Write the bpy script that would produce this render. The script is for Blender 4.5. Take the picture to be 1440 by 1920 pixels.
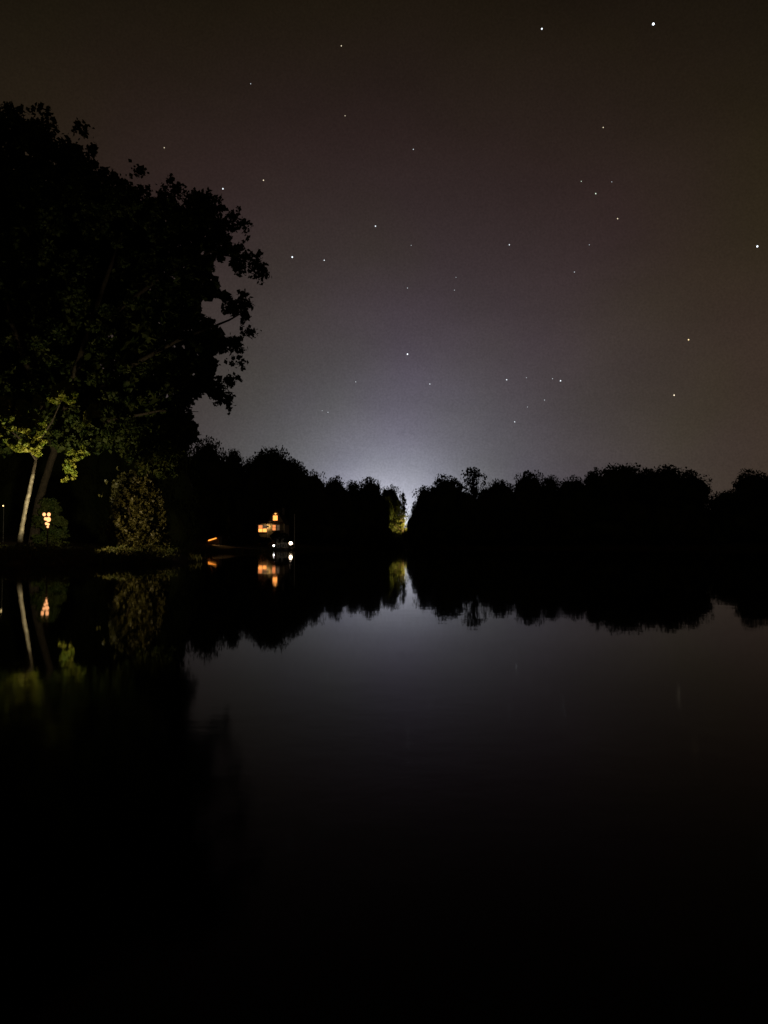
import bpy, bmesh, math, random
import numpy as np
from mathutils import Vector, Matrix

for o in list(bpy.data.objects):
    bpy.data.objects.remove(o, do_unlink=True)
scene = bpy.context.scene
COL = scene.collection
random.seed(7)

# ------------------------------------------------------------------ camera
FPX = 1443.0            # focal length in photo pixels (1440 x 1920)
EYE = 1.3               # metres above the lake
PITCH = math.atan(58 / FPX)
cam_d = bpy.data.cameras.new('camera')
cam_d.sensor_fit = 'VERTICAL'
cam_d.sensor_height = 34.6
cam_d.lens = 34.6 * FPX / 1920
cam_d.clip_start = 0.05
cam_d.clip_end = 6000
cam = bpy.data.objects.new('camera', cam_d)
COL.objects.link(cam)
cam.location = (0, 0, EYE)
cam.rotation_euler = (math.pi / 2 + PITCH, 0, 0)
scene.camera = cam

# ------------------------------------------------------------------ sky
GLOW_AZ = math.atan(4 / FPX)        # the town beyond the gap in the woods
world = bpy.data.worlds.new('World')
scene.world = world
world.use_nodes = True
nt = world.node_tree
nt.nodes.clear()
N = nt.nodes.new
L = nt.links.new
def mth(op, a, b=None, c=None):
    n = N('ShaderNodeMath'); n.operation = op
    for i, v in enumerate((a, b, c)):
        if v is None: continue
        if isinstance(v, (int, float)): n.inputs[i].default_value = v
        else: L(v, n.inputs[i])
    return n.outputs[0]
w_out = N('ShaderNodeOutputWorld'); bg = N('ShaderNodeBackground')
tc = N('ShaderNodeTexCoord')
sep = N('ShaderNodeSeparateXYZ'); L(tc.outputs['Generated'], sep.inputs[0])
dot = N('ShaderNodeVectorMath'); dot.operation = 'DOT_PRODUCT'
L(tc.outputs['Generated'], dot.inputs[0])
dot.inputs[1].default_value = (math.sin(GLOW_AZ), math.cos(GLOW_AZ), 0.0)
theta = mth('MULTIPLY', mth('ARCCOSINE', mth('MINIMUM', dot.outputs['Value'], 0.99999)), 180 / math.pi)
glow = mth('DIVIDE', 11.0, mth('ADD', mth('MULTIPLY', theta, theta), 9.0))
glow = mth('MULTIPLY', glow, mth('EXPONENT', mth('MULTIPLY', mth('MULTIPLY', theta, theta), -1 / 1350)))
elev = mth('MULTIPLY', mth('ARCSINE', mth('MAXIMUM', mth('MINIMUM', sep.outputs['Z'], 1.0), 0.0)), 180 / math.pi)
band = mth('MULTIPLY', mth('EXPONENT', mth('MULTIPLY', mth('MULTIPLY', elev, elev), -1 / 660)), 0.0265)
lum = mth('ADD', mth('ADD', glow, band), 0.0012)
# uneven air: faint drifting haze, and the grain of unresolved stars
mpn = N('ShaderNodeMapping'); mpn.inputs['Scale'].default_value = (1, 1, 2.2); L(tc.outputs['Generated'], mpn.inputs[0])
nz = N('ShaderNodeTexNoise'); nz.inputs['Scale'].default_value = 4.5; nz.inputs['Detail'].default_value = 5; nz.inputs['Roughness'].default_value = 0.6
L(mpn.outputs[0], nz.inputs['Vector'])
gr = N('ShaderNodeTexNoise'); gr.inputs['Scale'].default_value = 430; gr.inputs['Detail'].default_value = 1
L(tc.outputs['Generated'], gr.inputs['Vector'])
lum = mth('MULTIPLY', lum, mth('MULTIPLY_ADD', nz.outputs['Fac'], 0.46, 0.77))
lum = mth('MULTIPLY', lum, mth('MULTIPLY_ADD', gr.outputs['Fac'], 0.40, 0.80))
ramp = N('ShaderNodeValToRGB'); cr = ramp.color_ramp
cr.elements[0].position = 0.0; cr.elements[0].color = (0.92, 0.96, 1.16, 1)
cr.elements[1].position = 1.0; cr.elements[1].color = (1.34, 0.96, 0.66, 1)
for p, c in ((0.12, (0.93, 0.95, 1.20, 1)), (0.22, (1.02, 0.94, 1.16, 1)), (0.38, (1.23, 0.94, 0.90, 1)), (0.52, (1.40, 0.92, 0.74, 1)), (0.66, (1.40, 0.96, 0.56, 1))):
    e = cr.elements.new(p); e.color = c
L(mth('DIVIDE', theta, 55.0), ramp.inputs['Fac'])
sky = N('ShaderNodeTexSky'); sky.sky_type = 'NISHITA'; sky.sun_disc = False
sky.sun_elevation = math.radians(-9); sky.sun_rotation = math.radians(1)
mulc = N('ShaderNodeVectorMath'); mulc.operation = 'SCALE'
hz = N('ShaderNodeTexNoise'); hz.inputs['Scale'].default_value = 2.6; hz.inputs['Detail'].default_value = 3
mph = N('ShaderNodeMapping'); mph.inputs['Location'].default_value = (3.7, 1.1, 5.2); L(tc.outputs['Generated'], mph.inputs[0]); L(mph.outputs[0], hz.inputs['Vector'])
ag = N('ShaderNodeValToRGB'); ag.color_ramp.elements[0].position = .36; ag.color_ramp.elements[0].color = (1.04, .96, 1.08, 1)
ag.color_ramp.elements[1].position = .66; ag.color_ramp.elements[1].color = (.99, 1.04, .84, 1)
L(hz.outputs['Fac'], ag.inputs['Fac'])
tint = N('ShaderNodeVectorMath'); tint.operation = 'MULTIPLY'
L(ramp.outputs['Color'], tint.inputs[0]); L(ag.outputs['Color'], tint.inputs[1])
L(tint.outputs[0], mulc.inputs[0]); L(lum, mulc.inputs['Scale'])
skys = N('ShaderNodeVectorMath'); skys.operation = 'SCALE'; skys.inputs['Scale'].default_value = 0.05
L(sky.outputs['Color'], skys.inputs[0])
addc = N('ShaderNodeVectorMath'); addc.operation = 'ADD'
L(mulc.outputs[0], addc.inputs[0]); L(skys.outputs[0], addc.inputs[1])
L(addc.outputs[0], bg.inputs['Color']); bg.inputs['Strength'].default_value = 1.0
L(bg.outputs[0], w_out.inputs['Surface'])

vs = scene.view_settings
vs.view_transform = 'Standard'; vs.look = 'None'; vs.exposure = 0.0; vs.gamma = 1.0; vs.use_curve_mapping = False
scene.render.engine = 'CYCLES'
cy = scene.cycles
cy.use_denoising = True
cy.max_bounces = 5; cy.diffuse_bounces = 2; cy.glossy_bounces = 3; cy.transmission_bounces = 2
cy.sample_clamp_indirect = 4.0
cy.caustics_reflective = False; cy.caustics_refractive = False

# ------------------------------------------------------------------ helpers
def P(px, py, D):
    """point at depth D (metres along +Y) seen at photo pixel px, py"""
    xc = (px - 720) / FPX; yc = (960 - py) / FPX
    t = D / (math.cos(PITCH) - yc * math.sin(PITCH))
    return Vector((xc * t, D, EYE + t * (yc * math.cos(PITCH) + math.sin(PITCH))))
def X(px, D): return (px - 720) / FPX * D
def Z(py, D): return P(720, py, D).z

def new_mat(name):
    m = bpy.data.materials.new(name); m.use_nodes = True
    return m, m.node_tree, m.node_tree.nodes['Principled BSDF']

def mat_noise(name, c1, c2, scale=4.0, rough=0.8, bump=0.0, spec=0.3, trans=0.0):
    m, t, b = new_mat(name)
    tcn = t.nodes.new('ShaderNodeTexCoord'); n = t.nodes.new('ShaderNodeTexNoise')
    n.inputs['Scale'].default_value = scale; n.inputs['Detail'].default_value = 5
    t.links.new(tcn.outputs['Object'], n.inputs['Vector'])
    r = t.nodes.new('ShaderNodeValToRGB')
    r.color_ramp.elements[0].position = 0.35; r.color_ramp.elements[0].color = (*c1, 1)
    r.color_ramp.elements[1].position = 0.65; r.color_ramp.elements[1].color = (*c2, 1)
    t.links.new(n.outputs['Fac'], r.inputs['Fac']); t.links.new(r.outputs['Color'], b.inputs['Base Color'])
    b.inputs['Roughness'].default_value = rough; b.inputs['Specular IOR Level'].default_value = spec
    if bump:
        bp = t.nodes.new('ShaderNodeBump'); bp.inputs['Strength'].default_value = bump; bp.inputs['Distance'].default_value = 0.05
        t.links.new(n.outputs['Fac'], bp.inputs['Height']); t.links.new(bp.outputs['Normal'], b.inputs['Normal'])
    if trans:
        tr = t.nodes.new('ShaderNodeBsdfTranslucent'); t.links.new(r.outputs['Color'], tr.inputs['Color'])
        mx = t.nodes.new('ShaderNodeMixShader'); mx.inputs['Fac'].default_value = trans
        t.links.new(b.outputs[0], mx.inputs[1]); t.links.new(tr.outputs[0], mx.inputs[2])
        t.links.new(mx.outputs[0], t.nodes['Material Output'].inputs['Surface'])
    return m

def mat_emit(name, col, strength, sample=True):
    m, t, b = new_mat(name)
    b.inputs['Base Color'].default_value = (0.02, 0.02, 0.02, 1)
    b.inputs['Emission Color'].default_value = (*col, 1)
    b.inputs['Emission Strength'].default_value = strength
    if not sample: m.cycles.emission_sampling = 'NONE'
    return m

M = {}
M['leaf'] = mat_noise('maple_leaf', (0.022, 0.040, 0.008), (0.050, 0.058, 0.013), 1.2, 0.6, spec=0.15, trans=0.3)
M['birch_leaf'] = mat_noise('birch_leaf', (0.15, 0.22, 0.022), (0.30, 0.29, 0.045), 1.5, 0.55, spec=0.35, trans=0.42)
M['shrub_leaf'] = mat_noise('shrub_leaf', (0.05, 0.048, 0.014), (0.09, 0.085, 0.022), 1.6, 0.5, spec=0.4, trans=0.3)
M['under_leaf'] = mat_noise('undergrowth_leaf', (0.05, 0.07, 0.015), (0.10, 0.09, 0.025), 1.3, 0.6, trans=0.3)
M['far_leaf'] = mat_noise('far_leaf', (0.03, 0.045, 0.012), (0.06, 0.07, 0.02), 0.25, 0.7, spec=0.15, trans=0.25)
M['pine_leaf'] = mat_noise('pine_needle', (0.07, 0.085, 0.02), (0.11, 0.10, 0.03), 0.5, 0.7, spec=0.15, trans=0.3)
M['bark'] = mat_noise('dark_bark', (0.014, 0.011, 0.008), (0.045, 0.034, 0.024), 9, 0.9, bump=0.5)
M['soil'] = mat_noise('bank_soil', (0.025, 0.028, 0.012), (0.07, 0.05, 0.028), 0.35, 0.95, bump=0.5, spec=0.1)
M['clap'] = mat_noise('cream_board', (0.42, 0.36, 0.26), (0.52, 0.45, 0.33), 2.0, 0.7)
M['trim'] = mat_noise('white_trim', (0.62, 0.60, 0.56), (0.74, 0.72, 0.68), 3.0, 0.55)
M['roof'] = mat_noise('roof_shingle', (0.035, 0.03, 0.028), (0.07, 0.06, 0.055), 6, 0.9, bump=0.4)
M['stone'] = mat_noise('foundation_stone', (0.14, 0.12, 0.10), (0.26, 0.23, 0.19), 3, 0.9, bump=0.5)
M['wood'] = mat_noise('weathered_plank', (0.10, 0.08, 0.06), (0.20, 0.16, 0.12), 5, 0.85, bump=0.3)
M['metal'] = mat_noise('dark_metal', (0.03, 0.03, 0.03), (0.06, 0.06, 0.06), 8, 0.45)
M['pale_metal'] = mat_noise('pale_metal', (0.55, 0.56, 0.56), (0.72, 0.72, 0.70), 8, 0.35)
M['hull'] = mat_noise('boat_hull', (0.025, 0.028, 0.035), (0.05, 0.055, 0.07), 2, 0.4)
M['canvas'] = mat_noise('boat_canvas', (0.05, 0.06, 0.09), (0.09, 0.10, 0.13), 4, 0.85)
M['seat'] = mat_noise('boat_seat', (0.42, 0.40, 0.36), (0.55, 0.53, 0.48), 4, 0.6)

def birch_bark():
    m, t, b = new_mat('birch_bark')
    tcn = t.nodes.new('ShaderNodeTexCoord'); mp = t.nodes.new('ShaderNodeMapping')
    mp.inputs['Scale'].default_value = (2.2, 2.2, 2.4)
    n = t.nodes.new('ShaderNodeTexNoise'); n.inputs['Scale'].default_value = 1.6; n.inputs['Detail'].default_value = 6
    t.links.new(tcn.outputs['Object'], mp.inputs[0]); t.links.new(mp.outputs[0], n.inputs['Vector'])
    r = t.nodes.new('ShaderNodeValToRGB'); r.color_ramp.elements[0].position = 0.46; r.color_ramp.elements[0].color = (0.06, 0.05, 0.035, 1)
    r.color_ramp.elements[1].position = 0.60; r.color_ramp.elements[1].color = (0.135, 0.118, 0.088, 1)
    t.links.new(n.outputs['Fac'], r.inputs['Fac']); t.links.new(r.outputs[0], b.inputs['Base Color'])
    b.inputs['Roughness'].default_value = 0.7
    bp = t.nodes.new('ShaderNodeBump'); bp.inputs['Strength'].default_value = 0.5; bp.inputs['Distance'].default_value = 0.03
    t.links.new(n.outputs['Fac'], bp.inputs['Height']); t.links.new(bp.outputs[0], b.inputs['Normal'])
    return m
M['birch'] = birch_bark()

def water_mat():
    m, t, b = new_mat('lake_water')
    b.inputs['Base Color'].default_value = (0.0012, 0.0018, 0.0012, 1)
    b.inputs['Roughness'].default_value = 0.03
    b.inputs['IOR'].default_value = 1.333
    b.inputs['Specular IOR Level'].default_value = 0.058
    geo = t.nodes.new('ShaderNodeNewGeometry')
    mp = t.nodes.new('ShaderNodeMapping'); mp.inputs['Scale'].default_value = (0.55, 0.42, 1)
    n1 = t.nodes.new('ShaderNodeTexNoise'); n1.inputs['Scale'].default_value = 1.0; n1.inputs['Detail'].default_value = 3
    t.links.new(geo.outputs['Position'], mp.inputs[0]); t.links.new(mp.outputs[0], n1.inputs['Vector'])
    n2 = t.nodes.new('ShaderNodeTexNoise'); n2.inputs['Scale'].default_value = 0.06; n2.inputs['Detail'].default_value = 2
    t.links.new(geo.outputs['Position'], n2.inputs['Vector'])
    mr = t.nodes.new('ShaderNodeMapRange'); mr.inputs['From Min'].default_value = 0.45; mr.inputs['From Max'].default_value = 0.7
    mr.inputs['To Min'].default_value = 0.15; mr.inputs['To Max'].default_value = 1.0
    t.links.new(n2.outputs['Fac'], mr.inputs['Value'])
    mu = t.nodes.new('ShaderNodeMath'); mu.operation = 'MULTIPLY'
    t.links.new(n1.outputs['Fac'], mu.inputs[0]); t.links.new(mr.outputs[0], mu.inputs[1])
    sx = t.nodes.new('ShaderNodeSeparateXYZ'); t.links.new(geo.outputs['Position'], sx.inputs[0])
    mn = t.nodes.new('ShaderNodeMapRange'); mn.interpolation_type = 'SMOOTHSTEP'
    mn.inputs['From Min'].default_value = 9.5; mn.inputs['From Max'].default_value = 4.5; mn.inputs['To Min'].default_value = 0.0; mn.inputs['To Max'].default_value = 1.0
    t.links.new(sx.outputs['Y'], mn.inputs['Value'])
    # capillary ripples too fine to see: the near water is ruffled, the far water glassy
    rg = t.nodes.new('ShaderNodeMath'); rg.operation = 'MULTIPLY_ADD'; rg.inputs[1].default_value = 0.07; rg.inputs[2].default_value = 0.028
    t.links.new(mn.outputs[0], rg.inputs[0]); t.links.new(rg.outputs[0], b.inputs['Roughness'])
    n3 = t.nodes.new('ShaderNodeTexNoise'); n3.inputs['Scale'].default_value = 2.6; n3.inputs['Detail'].default_value = 3
    t.links.new(geo.outputs['Position'], n3.inputs['Vector'])
    n4 = t.nodes.new('ShaderNodeMath'); n4.operation = 'MULTIPLY'; t.links.new(n3.outputs['Fac'], n4.inputs[0]); t.links.new(mn.outputs[0], n4.inputs[1])
    ad = t.nodes.new('ShaderNodeMath'); ad.operation = 'MULTIPLY_ADD'; ad.inputs[1].default_value = 0.22
    t.links.new(n4.outputs[0], ad.inputs[0]); t.links.new(mu.outputs[0], ad.inputs[2])
    bp = t.nodes.new('ShaderNodeBump'); bp.inputs['Strength'].default_value = 1.0; bp.inputs['Distance'].default_value = 0.008
    t.links.new(ad.outputs[0], bp.inputs['Height']); t.links.new(bp.outputs[0], b.inputs['Normal'])
    return m
M['water'] = water_mat()

def link(name, mesh, mat=None, parent=None):
    o = bpy.data.objects.new(name, mesh)
    if mat is not None and mesh is not None and not mesh.materials: mesh.materials.append(mat)
    COL.objects.link(o)
    if parent is not None: o.parent = parent
    return o
def tag(o, label=None, cat=None, group=None, kind=None):
    if label: o['label'] = label
    if cat: o['category'] = cat
    if group: o['group'] = group
    if kind: o['kind'] = kind
    return o
def thing(name, loc, label, cat, group=None, rz=0.0):
    o = link(name, None); o.location = loc; o.rotation_euler.z = rz
    o.empty_display_size = 0.3
    return tag(o, label, cat, group)

def np_mesh(name, verts, quads=None, tris=None, smooth=False):
    me = bpy.data.meshes.new(name)
    verts = np.asarray(verts, np.float32)
    nq = 0 if quads is None else len(quads); ntr = 0 if tris is None else len(tris)
    me.vertices.add(len(verts)); me.vertices.foreach_set('co', verts.ravel())
    loops = np.concatenate([np.asarray(a, np.int32).ravel() for a in (quads, tris) if a is not None and len(a)])
    me.loops.add(len(loops)); me.loops.foreach_set('vertex_index', loops)
    me.polygons.add(nq + ntr)
    starts = np.concatenate([np.arange(nq) * 4, nq * 4 + np.arange(ntr) * 3]).astype(np.int32)
    totals = np.concatenate([np.full(nq, 4), np.full(ntr, 3)]).astype(np.int32)
    me.polygons.foreach_set('loop_start', starts)
    me.polygons.foreach_set('loop_total', totals)
    me.polygons.foreach_set('use_smooth', np.full(nq + ntr, smooth))
    me.update(calc_edges=True); me.validate()
    return me

class MB:
    """collects boxes, tubes and prisms into ONE mesh"""
    def __init__(s): s.v = []; s.f = []
    def box(s, c, d, rot=None):
        k = len(s.v)
        for dx, dy, dz in ((-1,-1,-1),(1,-1,-1),(1,1,-1),(-1,1,-1),(-1,-1,1),(1,-1,1),(1,1,1),(-1,1,1)):
            p = Vector((dx*d[0]/2, dy*d[1]/2, dz*d[2]/2))
            if rot is not None: p = rot @ p
            s.v.append(p + Vector(c))
        for q in ((3,2,1,0),(4,5,6,7),(0,1,5,4),(1,2,6,5),(2,3,7,6),(3,0,4,7)): s.f.append([k+i for i in q])
        return s
    def tube(s, pts, radii, n=8):
        k = len(s.v); pts = [Vector(p) for p in pts]
        if isinstance(radii, (int, float)): radii = [radii] * len(pts)
        for i, p in enumerate(pts):
            d = (pts[min(i+1, len(pts)-1)] - pts[max(i-1, 0)]).normalized()
            if i == 0: a = d.orthogonal().normalized()
            else: a = (a - d * a.dot(d)).normalized()
            b = d.cross(a)
            for j in range(n):
                t = 2 * math.pi * j / n
                s.v.append(p + (a * math.cos(t) + b * math.sin(t)) * radii[i])
        for i in range(len(pts) - 1):
            for j in range(n):
                a0 = k + i*n + j; a1 = k + i*n + (j+1) % n
                s.f.append([a0, a1, a1 + n, a0 + n])
        s.f.append([k + j for j in range(n)][::-1]); s.f.append([k + (len(pts)-1)*n + j for j in range(n)])
        return s
    def prism(s, poly, y0, y1):
        """poly: (x, z) outline, extruded along y"""
        k = len(s.v); n = len(poly)
        for y in (y0, y1):
            for x, z in poly: s.v.append(Vector((x, y, z)))
        s.f.append([k + i for i in range(n)]); s.f.append([k + n + i for i in range(n)][::-1])
        for i in range(n):
            j = (i + 1) % n; s.f.append([k + i, k + n + i, k + n + j, k + j])
        return s
    def ball(s, c, r, nu=12, nv=8, sz=1.0):
        k = len(s.v); c = Vector(c)
        for i in range(1, nv):
            ph = math.pi * i / nv
            for j in range(nu):
                t = 2 * math.pi * j / nu
                s.v.append(c + Vector((r*math.sin(ph)*math.cos(t), r*math.sin(ph)*math.sin(t), r*sz*math.cos(ph))))
        top = len(s.v); s.v.append(c + Vector((0, 0, r*sz))); bot = len(s.v); s.v.append(c - Vector((0, 0, r*sz)))
        for i in range(nv - 2):
            for j in range(nu):
                a = k + i*nu + j; b = k + i*nu + (j+1) % nu
                s.f.append([a, a + nu, b + nu, b])
        for j in range(nu):
            s.f.append([top, k + j, k + (j+1) % nu]); e = k + (nv-2)*nu
            s.f.append([bot, e + (j+1) % nu, e + j])
        return s
    def build(s, name, mat, parent=None, smooth=False):
        me = bpy.data.meshes.new(name); me.from_pydata([tuple(v) for v in s.v], [], s.f); me.update()
        if smooth:
            for p in me.polygons: p.use_smooth = True
        return link(name, me, mat, parent)

def leaf_arrays(cen, size, rng, aspect=0.62, flat=0.0):
    """folded diamond leaves, one per centre"""
    n = len(cen)
    d = rng.normal(size=(n, 3)); d[:, 2] -= 0.25; d /= np.linalg.norm(d, axis=1)[:, None]
    u = rng.normal(size=(n, 3)); u[:, 2] += flat
    w = np.cross(d, u); w /= np.linalg.norm(w, axis=1)[:, None] + 1e-9
    nn = np.cross(w, d)
    sz = (size * (0.6 + 0.8 * rng.random(n)))[:, None]
    v = np.empty((n, 4, 3))
    v[:, 0] = cen - d * sz * 0.5
    v[:, 1] = cen + w * sz * aspect * 0.5 + nn * sz * 0.12
    v[:, 2] = cen + d * sz * 0.5
    v[:, 3] = cen - w * sz * aspect * 0.5 + nn * sz * 0.12
    q = np.arange(n * 4).reshape(n, 4)
    return v.reshape(-1, 3), q

def clump_points(cen, rad, per, rng, shell=0.45):
    """points gathered on little lumps round each centre"""
    n = len(cen); d = rng.normal(size=(n, per, 3)); d /= np.linalg.norm(d, axis=2)[:, :, None]
    r = (shell + (1 - shell) * rng.random((n, per, 1)) ** 0.6) * np.asarray(rad).reshape(n, 1, 1)
    return (cen[:, None, :] + d * r * np.array([1, 1, 0.75])).reshape(-1, 3)

# ------------------------------------------------------------------ lake and ground
shore = [(0, -1.4), (-9, -1.8), (-26, 4), (-48, 18), (-66, 36), (-50, 43), (-37, 46), (-26, 46.6), (-20, 46.4), (-14.2, 46.2),
         (-12.6, 49), (-15.5, 62), (X(345, 75), 75), (X(360, 96), 96), (X(382, 108), 108), (X(440, 109), 109), (X(496, 112), 112),
         (X(503, 130), 130), (X(508, 146), 146), (X(560, 149), 149), (X(600, 160), 160), (X(640, 182), 182), (X(662, 194), 194), (X(702, 198), 198),
         (X(712, 212), 212), (X(745, 222), 222), (X(778, 222), 222), (X(792, 195), 195), (X(860, 184), 184), (X(980, 182), 182), (X(1100, 177), 177),
         (X(1300, 172), 172), (X(1450, 164), 164), (112, 140), (126, 92), (96, 32), (44, 4), (9, -1.0)]
def chaikin(p, it=2):
    p = np.array(p, float)
    for _ in range(it):
        q = np.roll(p, -1, 0)
        p = np.stack([0.75*p + 0.25*q, 0.25*p + 0.75*q], 1).reshape(-1, 2)
    return p
SH = chaikin(shore, 2)
SH = SH + np.random.default_rng(3).normal(size=SH.shape) * 0.22 * np.clip(np.linalg.norm(SH, axis=1) / 40, 0.1, 2)[:, None]
def shore_dist(px, py):
    """signed distance: positive on land"""
    best = np.full(px.shape, 1e18); inside = np.zeros(px.shape, bool)
    Q = np.roll(SH, -1, 0)
    for (ax, ay), (bx, by) in zip(SH, Q):
        ex, ey = bx - ax, by - ay
        t = np.clip(((px - ax) * ex + (py - ay) * ey) / (ex*ex + ey*ey + 1e-12), 0, 1)
        best = np.minimum(best, (px - ax - t*ex) ** 2 + (py - ay - t*ey) ** 2)
        c = ((ay > py) != (by > py)) & (px < (bx - ax) * (py - ay) / (by - ay + 1e-12) + ax)
        inside ^= c
    d = np.sqrt(best)
    return np.where(inside, -d, d)
def height(px, py):
    px = np.asarray(px, float); py = np.asarray(py, float)
    d = shore_dist(px, py)
    bank = 0.55 * (1 - np.exp(-np.maximum(d, 0) / 0.9))
    hill = np.where(px < -2, 0.10, 0.075) * np.maximum(d - 3, 0)
    hill = 9.0 * (1 - np.exp(-hill / 9.0)) * np.clip((py - 25) / 60, 0.1, 1)
    bump = 0.12 * np.sin(px * 0.9 + 1.3) * np.cos(py * 0.8) + 0.10 * np.sin(px * 0.31 + py * 0.47)
    return np.where(d > 0, bank + hill + bump * np.clip(d, 0, 1), np.maximum(d * 0.5, -2.5))
def H(x, y): return float(height(np.array([x]), np.array([y]))[0])

def axis(lo, hi, step, far):
    a = np.arange(lo, hi + 1e-6, step); o = []; s = step; p = hi
    while p < far: s *= 1.45; p += s; o.append(p)
    u = []; s = step; p = lo
    while p > -far: s *= 1.45; p -= s; u.append(p)
    return np.concatenate([np.array(u[::-1]), a, np.array(o)])
gx = axis(-70, 130, 1.1, 2400); gy = axis(-12, 240, 1.1, 2400)
GX, GY = np.meshgrid(gx, gy)
GZ = height(GX.ravel(), GY.ravel())
nx, ny = len(gx), len(gy)
I = np.arange(nx * ny).reshape(ny, nx)
gq = np.stack([I[:-1, :-1], I[:-1, 1:], I[1:, 1:], I[1:, :-1]], -1).reshape(-1, 4)
ground = link('ground', np_mesh('ground', np.stack([GX.ravel(), GY.ravel(), GZ], 1), gq, smooth=True), M['soil'])
tag(ground, 'dark earth banks and low hills round the lake', kind='structure')
lake = link('lake', np_mesh('lake', [(-140, -30, 0), (200, -30, 0), (200, 260, 0), (-140, 260, 0)], [(0, 1, 2, 3)]), M['water'])
tag(lake, 'still black lake mirroring the night sky', kind='structure')

# ------------------------------------------------------------------ far woods
rng = np.random.default_rng(11)
def ico_core(r, seed, sub=3):
    bm = bmesh.new(); bmesh.ops.create_icosphere(bm, subdivisions=sub, radius=1.0)
    rr = np.random.default_rng(seed)
    fr = rr.normal(size=(6, 3)) * 2.2; ph = rr.random(6) * 6.28
    v = np.array([x.co[:] for x in bm.verts]); f = np.array([[x.index for x in q.verts] for q in bm.faces])
    bm.free()
    s = 1 + 0.07 * np.sin(v @ fr.T + ph).sum(1)
    return v * s[:, None] * np.asarray(r), f
def crown_round(seed, w=0.42, base=0.22, nl=70, per=110, leaf=0.033, core=0.70, lump=0.15):
    """unit-high deciduous crown: uneven lumps of leaves round a dense inside"""
    r = np.random.default_rng(seed)
    zc = (1 + base) / 2; hz = (1 - base) / 2
    d = r.normal(size=(nl, 3)); d /= np.linalg.norm(d, axis=1)[:, None]
    rad = 0.62 + 0.26 * r.random(nl)
    taper = 1.0 - 0.22 * d[:, 2]
    c = d * rad[:, None] * np.array([w, w, hz]); c[:, :2] *= taper[:, None]; c[:, 2] += zc
    lr = lump * (0.45 + 1.0 * r.random(nl))
    over = c[:, 2] + lr * 0.75 - 1.0
    c[:, 2] -= np.maximum(over, 0)
    pts = clump_points(c, lr, per, r)
    v, q = leaf_arrays(pts, leaf, r)
    cv, cf = ico_core((w * core, w * core, hz * core), seed + 50); cv[:, 2] += zc
    return np.concatenate([v, cv]), q, cf + len(v)
def crown_pine(seed, w=0.24, base=0.08, tiers=15, per=110, leaf=0.034):
    r = np.random.default_rng(seed); pts = []
    for k in range(tiers):
        z = base + (1 - base) * (k / tiers) ** 0.92
        rad = w * (1 - (k / tiers)) ** 0.8 * (0.75 + 0.5 * r.random()) + 0.012
        for b in range(6):
            a = r.random() * 6.28; ln = rad * (0.55 + 0.6 * r.random())
            t = r.random(per // 4)
            p = np.stack([np.cos(a) * t * ln, np.sin(a) * t * ln, z + 0.05 * t * ln / w - 0.06 * t ** 2 + 0 * t], 1)
            pts.append(p + r.normal(size=p.shape) * 0.011)
    pts.append(np.stack([0*np.ones(14), 0*np.ones(14), np.linspace(0.9, 1.0, 14)], 1) + r.normal(size=(14, 3)) * 0.005)
    v, q = leaf_arrays(np.concatenate(pts), leaf, r, 0.4)
    return v, q, np.zeros((0, 3), int)
def tree_trunk(seed, hgt, rad, top=0.75):
    r = random.Random(seed); m = MB()
    lean = [0.0, 0.0]; pts = []; rr = []
    for i in range(7):
        t = i / 6; pts.append((lean[0], lean[1], -0.02 + t * top * hgt)); rr.append(rad * (1.25 if i == 0 else 1) * (1 - 0.72 * t))
        lean[0] += r.uniform(-.012, .012) * hgt; lean[1] += r.uniform(-.012, .012) * hgt
    m.tube(pts, rr, 9)
    for k in range(6):
        i = r.randint(2, 5); p = Vector(pts[i]); a = r.random() * 6.28; ln = hgt * r.uniform(.14, .26)
        q = p + Vector((math.cos(a)*ln*.6, math.sin(a)*ln*.6, ln*.35)); e = p + Vector((math.cos(a)*ln, math.sin(a)*ln, ln*.85))
        m.tube([p, q, e], [rr[i]*.55, rr[i]*.38, rr[i]*.12], 6)
    return m
ROUND = [crown_round(s, w=wd, base=b) for s, wd, b in ((1, .42, .2), (2, .36, .16), (3, .48, .22), (4, .40, .12), (5, .44, .25))]
AIRY = crown_round(9, w=0.26, base=0.35, nl=26, per=50, leaf=0.042, core=0.2, lump=0.11)
PINE = [crown_pine(21), crown_pine(22, w=0.3, tiers=13)]
crown_me = {}
trunk_me = {}
def crown_mesh(kind):
    if kind not in crown_me:
        v, q, t = {'a': AIRY, 'p': PINE[0], 'q': PINE[1]}[kind] if isinstance(kind, str) else ROUND[kind]
        me = np_mesh('crown', v, q, t); me.materials.append(M['pine_leaf'] if kind in ('p', 'q') else M['far_leaf'])
        crown_me[kind] = me
        o = tree_trunk(ord(kind) if isinstance(kind, str) else kind, 1.0, 0.022).build('trunk', M['bark'])
        trunk_me[kind] = o.data; bpy.data.objects.remove(o)
    return crown_me[kind], trunk_me[kind]
GROUP_L = 'trees along the left ridge'; GROUP_R = 'trees along the right shore'
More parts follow.
